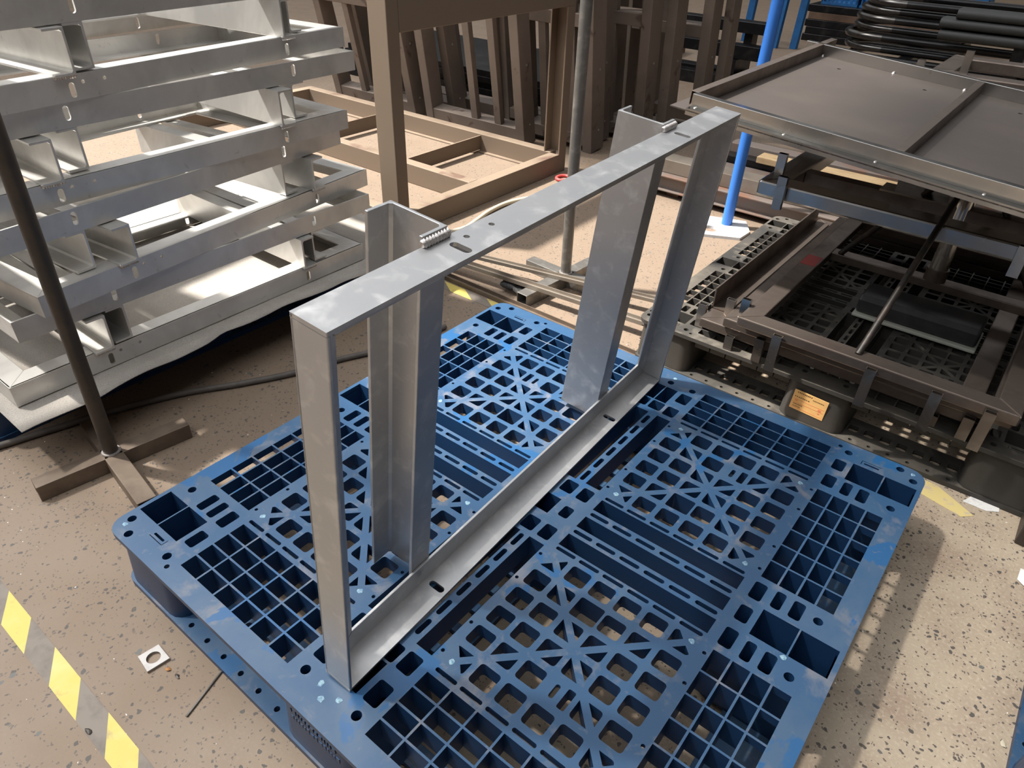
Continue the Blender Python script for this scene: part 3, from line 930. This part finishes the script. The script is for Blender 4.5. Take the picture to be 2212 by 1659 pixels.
# paper label on the middle foot, its print too small to read
def px(a, b):
    return (a, b)
lb = MB().box(-0.045, 0.045, -0.0012, 0, -0.030, 0.030)
lab = link('label_paper', lb.mesh('label_paper', M['label']), bp)
inv = bp.matrix_world.inverted()
lab.matrix_local = inv @ Matrix.Translation((0.884, 1.4075, 0.072)) @ Matrix.Rotation(R(3), 4, 'Y')
lab['label'] = 'creased orange paper label'
ik, ir = MB(), MB()
def dash(mb, x0, x1, zc, h):
    mb.box(x0, x1, -0.0016, -0.0011, zc - h / 2, zc + h / 2)
for zc, xs, h, g in ((0.024, (-0.036, 0.002), 0.0035, 0.0045), (0.010, (-0.040, -0.004), 0.003, 0.005), (0.018, (0.006, 0.034), 0.0025, 0.003), (-0.013, (-0.038, -0.014), 0.003, 0.0035), (-0.020, (-0.038, -0.018), 0.002, 0.003)):
    x = xs[0]
    while x < xs[1]:
        w = g * rnd.uniform(0.5, 0.8)
        dash(ik, x, x + w, zc, h)
        x += g
for zc in (0.002, -0.008, -0.024):
    dash(ir, -0.042, 0.042, zc, 0.0005)
dash(ir, 0.026, 0.034, -0.004, 0.006)
dash(ir, -0.037, -0.030, -0.002, 0.003)
dash(ir, 0.028, 0.033, -0.014, 0.004)
tag(link('print', ik.mesh('print', M['ink']), lab), kind='stuff')
tag(link('print', ir.mesh('print', M['ink_red']), lab), kind='stuff')

def rect_frame_tubes(x0, x1, y0, y1, w, h):
    """four mitred flat tubes as separate meshes, local z 0..h"""
    o = [(x0, y0), (x1, y0), (x1, y1), (x0, y1)]
    i = [(x0 + w, y0 + w), (x1 - w, y0 + w), (x1 - w, y1 - w), (x0 + w, y1 - w)]
    return [MB().prism([o[k], o[(k + 1) % 4], i[(k + 1) % 4], i[k]], 0, h) for k in range(4)]

def stub(mb, x, y, z0, z1, w=0.024, d=0.014):
    mb.rect_tube((x, y, z0), (x, y, z1), w, d, 0.0015, up=(0, 1, 0))

def tilt_m(x, y, z0, x2, z2):
    """frame whose x axis goes from (x, z0) to (x2, z2)"""
    a = math.atan2(z0 - z2, x2 - x)
    return Matrix.Translation((x, y, z0)) @ Matrix.Rotation(a, 4, 'Y')

FR = 0.052
def base_frame(label, m, lx, ly, stubs, cross, matl, red=False, lo=-0.075, name='table_base_frame'):
    t = thing(name, label, 'steel frame', m, 'steel table bases nested on the black pallet')
    for k, q in enumerate(rect_frame_tubes(0, lx, 0, ly, FR, 0.027)):
        part('tube', q, matl, t, bevel=0.003)
    if cross:
        part('cross_tube', MB().box(FR, lx - FR, cross, cross + 0.045, 0.001, 0.026), matl, t, bevel=0.002)
    for (x, y, up) in stubs:
        mb = MB()
        stub(mb, x, y, lo, up)
        part('stub_leg', mb, M['mid_steel'], t)
    if red:
        part('paint_mark', MB().box(0.004, FR - 0.004, 0.43, 0.50, 0.0265, 0.0276), M['red_paint'], t)['label'] = 'red paint mark'
    return t
base_frame('lowest of the three nested steel table bases on the black pallet', Matrix.Translation((0.535, 1.425, 0.170)), 0.70, 0.98, [(0.10, -0.010, 0.01), (-0.016, 0.05, 0.045), (0.62, -0.010, 0.0)], 0, M['tube_dark'], lo=-0.028)
base_frame('middle one of the three nested steel table bases on the black pallet', Matrix.Translation((0.605, 1.415, 0.2015)), 0.70, 0.98, [(0.115, -0.010, 0.01), (-0.012, 0.07, 0.05), (0.62, -0.010, 0.0)], 0, M['tube_dark'], lo=-0.06)
# angle strip standing along the left side
mb = MB()
mb.box(0, 0.004, 0, 0.86, 0, 0.062)
mb.box(0, 0.05, 0, 0.86, 0, 0.004)
single('steel_angle', mb, M['tube_dark'], 'long dark steel angle with slots along the left side of the table bases', 'angle bar', (0.535, 1.50, 0.1985))

mt = tilt_m(0.655, 1.375, 0.240, 1.305, 0.2355)
t = thing('pedestal_table', 'steel table frame with a round pedestal and brown sheet top, on the black pallet', 'table', mt)
for q in rect_frame_tubes(0, 0.655, 0, 0.96, FR, 0.027):
    part('base_tube', q, M['tube_dark'], t, bevel=0.003)
part('cross_tube', MB().box(FR, 0.655 - FR, 0.585, 0.63, 0.001, 0.026), M['tube_dark'], t, bevel=0.002)
for x in (0.115, 0.345, 0.49, 0.60):
    mb = MB()
    stub(mb, x, -0.010, -0.085, 0.02)
    part('stub_leg', mb, M['mid_steel'], t)
mb = MB()
stub(mb, -0.010, 0.075, -0.03, 0.045)
part('stub_leg', mb, M['steel'], t)
part('paint_mark', MB().box(0.004, FR - 0.004, 0.44, 0.52, 0.0265, 0.0276), M['red_paint'], t)['label'] = 'red paint mark'
cx, cy = 0.345, 0.605
part('pedestal_collar', MB().tube([(cx, cy, 0.026), (cx, cy, 0.062)], 0.030, 24), M['tube_dark'], t, smooth=40)
part('pedestal', MB().tube([(cx, cy, 0.05), (cx, cy, 0.415)], 0.0245, 24), M['steel'], t, smooth=40)
for (x, y) in ((0.30, 0.025), (0.075, 0.595), (0.60, 0.60), (0.34, 0.93)):
    a, b = V((x, y, 0.025)), V((cx, cy, 0.405))
    d = (b - a).normalized()
    part('brace_rod', MB().tube([a, b - d * 0.03], 0.0085, 12), M['rod'], t, smooth=40)

# the second level: flat frame with stubs, carried on the pedestal
z2 = 0.207
mb_mid = rect_frame_tubes(-0.165, 0.90, 0.40, 1.38, 0.075, 0.045)
for q in mb_mid:
    part('middle_tube', q, M['steel'], t, bevel=0.006)
for ch in t.children:
    if ch.name.startswith('middle_tube'):
        ch.location.z = z2
for (x, y, z0, z1) in ((-0.09, 0.385, -0.02, 0.075), (-0.135, 0.475, 0.04, 0.11), (0.52, 0.385, -0.03, 0.05)):
    mb = MB()
    stub(mb, x, y, z2 + z0, z2 + z1, 0.026, 0.016)
    part('stub_leg', mb, M['steel'], t)
part('middle_arm', MB().box(-0.09, 0.80, cy - 0.02, cy + 0.02, z2 + 0.005, z2 + 0.04), M['tube_dark'], t, bevel=0.002)
part('hanging_bracket', MB().box(0.16, 0.30, 0.62, 0.632, z2 + 0.045, z2 + 0.13).box(0.13, 0.31, 0.56, 0.632, z2 + 0.045, z2 + 0.05), M['steel'], t)

# the top, tilted a little down to the right
tt = 0.003
PX0, PX1, PY0, PY1 = 0.318, 1.75, 1.485, 2.56
aa = math.atan(0.083)
mtop = mt.inverted() @ (Matrix.Translation((PX0, PY0, 0.7215)) @ Matrix.Rotation(aa, 4, 'Y') @ Matrix.Rotation(R(0.35), 4, 'X'))
LX, LY = (PX1 - PX0), (PY1 - PY0)
holes = [(circle(x, y, 0.007, 12), tt) for x in (0.16, 0.43, 0.70, 1.0) for y in (0.14, 0.86)]
top = link('table_sheet', MB().plate([(0, 0), (LX, 0), (LX, LY), (0, LY)], holes, 0.0, tt).mesh('table_sheet', M['sheet']), t)
top.matrix_local = mtop
th, tw = 0.036, 0.022
for nm, a, b, mm in (('edge_tube', (0.045, 0.034, th / 2), (LX, 0.034, th / 2), 'steel'), ('edge_tube', (-0.01, LY - 0.075, th / 2), (LX, LY - 0.075, th / 2), 'steel'), ('edge_tube', (0.040, 0.047, th / 2), (0.040, LY + 0.055, th / 2), 'tube_dark'), ('edge_tube', (0.555, 0.047, th / 2), (0.555, LY - 0.088, th / 2), 'tube_dark'), ('edge_tube', (1.07, 0.047, th / 2), (1.07, LY - 0.088, th / 2), 'tube_dark')):
    part(nm, MB().rect_tube(a, b, tw, th, 0.002), M[mm], top, bevel=0.0015)
tk = MB()
for x in (0.06, 0.30, 0.52, 0.75, 0.98):
    for y in (0.020, LY - 0.090):
        tk.tube([(x, y, 0.0), (x, y, 0.005)], [0.006, 0.003], 8)
tag(part('tack_weld', tk, M['weld'], top, smooth=60), kind='stuff')
part('edge_angle', MB().box(0.045, LX, 0.004, 0.022, 0.0, 0.004).box(0.045, LX, 0.0, 0.004, -0.012, 0.004), M['steel'], top)

# black padded tray under the cross tube
mb = MB()
prof = [(-0.05, 0.0), (0.05, 0.0), (0.062, 0.012), (0.062, 0.045), (0.048, 0.058), (-0.048, 0.058), (-0.062, 0.045), (-0.062, 0.012)]
mb.sweep(prof, (0, 0, 0), (0.325, 0, 0))
t2 = thing('padded_tray', 'black padded tray with a pale rim lying inside the steel table base', 'tray', (0.845, 1.90, 0.155))
part('body', mb, M['pad'], t2, bevel=0.008)
part('rim', MB().box(-0.004, 0.330, -0.070, 0.066, -0.008, 0.002), M['pad_rim'], t2, bevel=0.003)

# frame parts seen beyond the table top
t = thing('table_base_frame', 'steel table base with two stubs behind the sheet-topped table', 'steel frame', (0.60, 2.93, 0.0))
mz = 0.615
for q in rect_frame_tubes(0.045, 0.95, -0.04, 0.42, 0.075, 0.042):
    o = part('tube', q, M['tube_dark'], t, bevel=0.004)
    o.location.z = mz
for x, y, a, b in ((0.012, -0.03, -0.04, 0.075), (0.155, 0.0, 0.03, 0.12)):
    mb = MB()
    stub(mb, x, y, mz + a, mz + b, 0.026, 0.016)
    part('stub_leg', mb, M['steel'], t)
part('gusset', MB().prism([(-0.10, 0), (0, 0), (0, 0.075)], -0.003, 0.003, Matrix(((1, 0, 0, 0.0), (0, 0, 1, -0.03), (0, 1, 0, mz - 0.01), (0, 0, 0, 1)))), M['tube_dark'], t)
for x in (0.08, 0.85):
    part('support_leg', MB().box(x, x + 0.05, 0.2, 0.25, 0.0, mz), M['black_steel'], t)

# ------------------------------------------------------------------ pipe pile, slabs, beams and trestles at the back
def pipe_loop(label, x0, x1, y0, y1, zc, r):
    t = thing('pipe_loop', label, 'pipe', (x0, y0, zc - r), 'black bent pipes piled at the back')
    ym, rad = (y1 - y0) / 2, (y1 - y0) / 2
    b = [(0.10, 0, r)]
    bend = [(rad - rad * math.sin(math.pi * k / 14) , ym - rad * math.cos(math.pi * k / 14), r) for k in range(15)]
    part('bend', MB().tube([(rad + 0.06, 0, r)] + bend + [(rad + 0.06, 2 * rad, r)], r, 14), M['pipe_end'], t, smooth=40)
    for y in (0, 2 * rad):
        part('leg', MB().tube([(rad + 0.055, y, r), (x1 - x0, y, r)], r * 1.01, 14), M['black_pipe'], t, smooth=40)
    return t
WRD = ['lowest', 'second from the bottom', 'third from the bottom', 'middle', 'third from the top', 'second from the top', 'topmost']
PZ = [0.372, 0.422, 0.486, 0.533, 0.585, 0.630, 0.675]
PX = [-0.20, -0.245, -0.255, -0.215, -0.21, -0.20, -0.17]
for k in range(7):
    pipe_loop('black bent steel pipe, %s of the pile at the back' % WRD[k], PX[k], 2.6, 4.86 + 0.02 * (k % 2), 5.26 + 0.02 * (k % 2), PZ[k] - 0.01, 0.0205)
sup = MB()
for x in (0.1, 1.6):
    single('steel_trestle', MB().box(-0.04, 0.04, -0.1, 0.6, 0.0, 0.036).box(-0.04, 0.04, -0.1, -0.04, 0.036, 0.33).box(-0.04, 0.04, 0.54, 0.6, 0.036, 0.33).box(-0.04, 0.04, -0.1, 0.6, 0.30, 0.339), M['black_steel'], 'low black steel trestle under the %s end of the pipe pile' % ('bent' if x < 1 else 'far'), 'trestle', (x, 4.82, 0))
for k in range(10):
    zc = 0.05 + 0.03 * k
    if k < 9:
        single('steel_flat', MB().box(0, 2.7, 0, 0.30, 0, 0.022), M['black_steel'], 'black flat steel bar, number %s up in the low pile under the pipes' % ['one', 'two', 'three', 'four', 'five', 'six', 'seven', 'eight', 'nine'][k], 'bar', (-0.02 + 0.03 * (k % 3), 4.91, zc - 0.05), 'black flat bars under the pipes') if False else None
for k, (x, zz) in enumerate(((0.34, 0.540), (0.33, 0.597), (0.40, 0.648))):
    mb = MB().sweep(rrect(-0.08, 0.08, -0.024, 0.024, 0.022, 4), (0, 0, 0.024), (1.6, 0, 0.024))
    single('dark_slab', mb, M['slab'], 'dark rounded slab leaning by the pipes, %s of three' % ['lowest', 'middle', 'topmost'][k], 'slab', (x, 4.68, zz), 'dark slabs in front of the pipes', smooth=40)
for x in (0.75, 1.7):
    single('slab_support', MB().box(-0.03, 0.03, -0.05, 0.05, 0, 0.54), M['black_steel'], 'black support block under the %s end of the dark slabs' % ('near' if x < 1 else 'far'), 'support', (x, 4.68, 0))
# dark beams behind the leaning row
tube_beam('long black steel tube with pale scrapes, upper one by the blue trestle', -2.7, -0.80, 5.10, 5.22, 0.365, 0.072, M['black_steel'])
tube_beam('black steel tube with a torn end, below the scraped tube', -2.6, -1.20, 5.16, 5.26, 0.20, 0.075, M['black_steel'])
tube_beam('black steel tube with paint drips, lower right of the scraped tube', -1.24, -0.82, 5.06, 5.18, 0.20, 0.09, M['black_steel'])
tube_beam('black steel tube on the floor, front of the dark pile', -2.6, -0.78, 5.02, 5.12, 0.0, 0.085, M['black_steel'])
tube_beam('black steel tube on the floor, back of the dark pile', -2.6, -0.78, 5.16, 5.28, 0.0, 0.10, M['black_steel'])
for i, x in enumerate((-2.3, -1.0)):
    single('bearer_block', MB().box(-0.04, 0.04, 0, 0.28, 0.0, 0.095), M['black_steel'], 'black block under the %s end of the dark tubes' % ('left', 'right')[i], 'block', (x, 5.02, 0.102)) 
for i, x in enumerate((-2.2, -0.95)):
    single('bearer_block', MB().box(-0.03, 0.03, 0, 0.10, 0.0, 0.088), M['black_steel'], 'black spacer under the %s end of the scraped tube' % ('left', 'right')[i], 'block', (x, 5.14, 0.276))
# blue trestles
def trestle(label, x, y):
    t = thing('blue_trestle', label, 'trestle', (x, y, 0), 'blue trestles at the back')
    for dx, dy in ((-0.10, 0.0), (0.05, 0.10)):
        part('leg', MB().rect_tube((dx, dy, 0), (dx + 0.02, dy, 0.62), 0.06, 0.06, 0.003), M['trestle'], t)
    part('top_beam', MB().box(-0.13, 0.13, -0.04, 0.16, 0.62, 0.68), M['trestle'], t)
trestle('blue painted trestle leg pair farther left, behind the scraped black tube', -1.80, 7.0)
trestle('blue painted trestle leg pair right of the blue pole top', -1.30, 6.95)
# dark timber pile behind the trestles
for k in range(5):
    single('dark_timber', MB().box(0, 1.4, 0, 0.5, 0, 0.062), M['wood_dark'] if k == 3 else M['black_steel'], 'dark steel billet, %s of the low pile behind the blue trestle' % ['lowest', 'second', 'middle', 'fourth', 'topmost'][k], 'billet', (-1.38 + 0.02 * (k % 2), 7.6, 0.064 * k), 'dark billets piled at the back', bevel=0.004)
# blue crates at the very top
for k in range(4):
    mb = MB()
    mb.box(0, 0.34, 0, 0.25, 0, 0.02)
    for i in range(8):
        mb.box(0.045 * i, 0.045 * i + 0.02, 0, 0.01, 0.02, 0.14)
    mb.box(0, 0.34, 0, 0.01, 0.14, 0.16)
    mb.box(0, 0.34, 0.24, 0.25, 0.02, 0.16)
    mb.box(0, 0.01, 0, 0.25, 0.02, 0.16)
    mb.box(0.33, 0.34, 0, 0.25, 0.02, 0.16)
    single('blue_crate', mb, M['trestle'], 'blue slatted plastic crate on the dark billets, %s of four' % ['leftmost', 'second from the left', 'third from the left', 'rightmost'][k], 'crate', (-1.3 + 0.36 * k, 7.7, 0.3195), 'blue crates at the back')
# old wooden pallet
t = thing('wooden_pallet', 'old dark wooden pallet on the floor behind the leaning frames', 'pallet', Matrix.Translation((-2.75, 5.30, 0)) @ Matrix.Rotation(R(6), 4, 'Z'))
for y in (0.0, 0.30, 0.60):
    part('stringer', MB().box(0, 0.95, y, y + 0.09, 0.0, 0.10), M['wood_dark'], t, bevel=0.003)
for i in range(6):
    part('plank', MB().box(0.17 * i, 0.17 * i + 0.11, 0, 0.69, 0.10, 0.122), M['wood_dark'], t, bevel=0.002)

# ------------------------------------------------------------------ floor marks and litter
def tape_run(label, x0, x1, y0, y1, per, ph, skew):
    t = thing('hazard_tape', label, 'tape', (x0, y0, 0))
    x = ph
    n = 0
    h = y1 - y0
    while x < x1 - x0:
        for c, w in (('yellow', per * 0.5), ('tape_grey', per * 0.5)):
            a = x
            b = min(x + w, x1 - x0)
            poly = [(a - skew, 0), (b - skew, 0), (b, h), (a, h)]
            poly = [(max(0, p[0]), p[1]) for p in poly]
            if b > 0 and b > a:
                part('yellow_stripe' if c == 'yellow' else 'dark_stripe', MB().prism(poly[::-1], 0.0004, 0.0009), M[c], t)
            x += w
    return t
tape_run('yellow and dark striped hazard tape on the floor at the lower left', -0.60, 0.75, -0.2075, -0.165, 0.199, 0.058, -0.072)
tape_run('yellow and dark striped hazard tape by the far corner of the blue pallet', -0.62, -0.05, 1.350, 1.394, 0.199, 0.0, -0.07)

poly = [(0.194, -0.080), (0.236, -0.085), (0.241, -0.045), (0.199, -0.043)]
tag(part('square_washer', MB().plate([(p[0] - 0.2175, p[1] + 0.063) for p in poly], [(circle(0, 0, 0.0125, 20), 0.005)], 0.005, 0.005), M['washer'], None), 'square grey steel washer with a round hole on the floor at lower left', 'washer')
o = bpy.data.objects['square_washer']
o.location = (0.2175, -0.063, 0.0006)
single('steel_rod', MB().tube([(0.363, -0.086, 0.0022), (0.330, 0.012, 0.0022)], 0.002, 8), M['galv'], 'thin steel rod on the floor poking out from the blue pallet', 'rod', smooth=40)
def blob(name, label, cat, loc, sx, sy, sz, m, seed):
    r2 = random.Random(seed)
    n = 9
    vs = [(0, 0, sz)]
    for k in range(n):
        q = r2.uniform(0.55, 1.0)
        vs.append((sx * q * math.cos(2 * math.pi * k / n), sy * q * math.sin(2 * math.pi * k / n), sz * r2.uniform(0.0, 0.7)))
    vs.append((0, 0, 0))
    fs = [(0, 1 + k, 1 + (k + 1) % n) for k in range(n)] + [(n + 1, 1 + (k + 1) % n, 1 + k) for k in range(n)]
    mb = MB().add(vs, fs)
    return single(name, mb, m, label, cat, loc, smooth=80)
blob('dry_leaf', 'curled orange brown dry leaf on the floor beside the square washer', 'leaf', (0.2565, -0.058, 0.0), 0.008, 0.005, 0.005, M['leaf'], 1)
blob('dirt_crumb', 'small dark crumb on the floor beside the dry leaf', 'crumb', (0.281, -0.055, 0.0), 0.008, 0.004, 0.004, M['stand'], 2)
blob('dirt_crumb', 'dark twisted crumb lying on the hazard tape at lower left', 'crumb', (0.262, -0.202, 0.001), 0.010, 0.005, 0.005, M['stand'], 3)
blob('dry_leaf', 'pale tan dry leaf beside the pallet at the lower right corner', 'leaf', (1.468, 0.762, 0.0), 0.006, 0.010, 0.004, M['hose_beige'], 4)
blob('wrapper', 'crumpled white wrapper on the floor at the right edge', 'wrapper', (1.455, 1.20, 0.0), 0.030, 0.045, 0.02, M['white'], 5)
single('floor_line', MB().prism([(1.155, 1.40), (1.20, 1.335), (1.295, 1.312), (1.318, 1.335), (1.23, 1.39)], 0.0003, 0.0008), M['yellow_faded'], 'worn yellow floor paint between the blue and the black pallet', 'floor marking')
single('paper_scrap', MB().prism([(1.287, 1.372), (1.338, 1.372), (1.362, 1.388), (1.360, 1.407), (1.30, 1.405)], 0.0004, 0.0014), M['white'], 'white paper scrap on the floor beside the black pallet', 'paper')
single('steel_block', MB().box(0, 0.2, 0, 0.12, 0, 0.05), M['stand'], 'dark steel block cut off at the right edge of the view', 'block', (1.405, 1.30, 0.0), bevel=0.003)
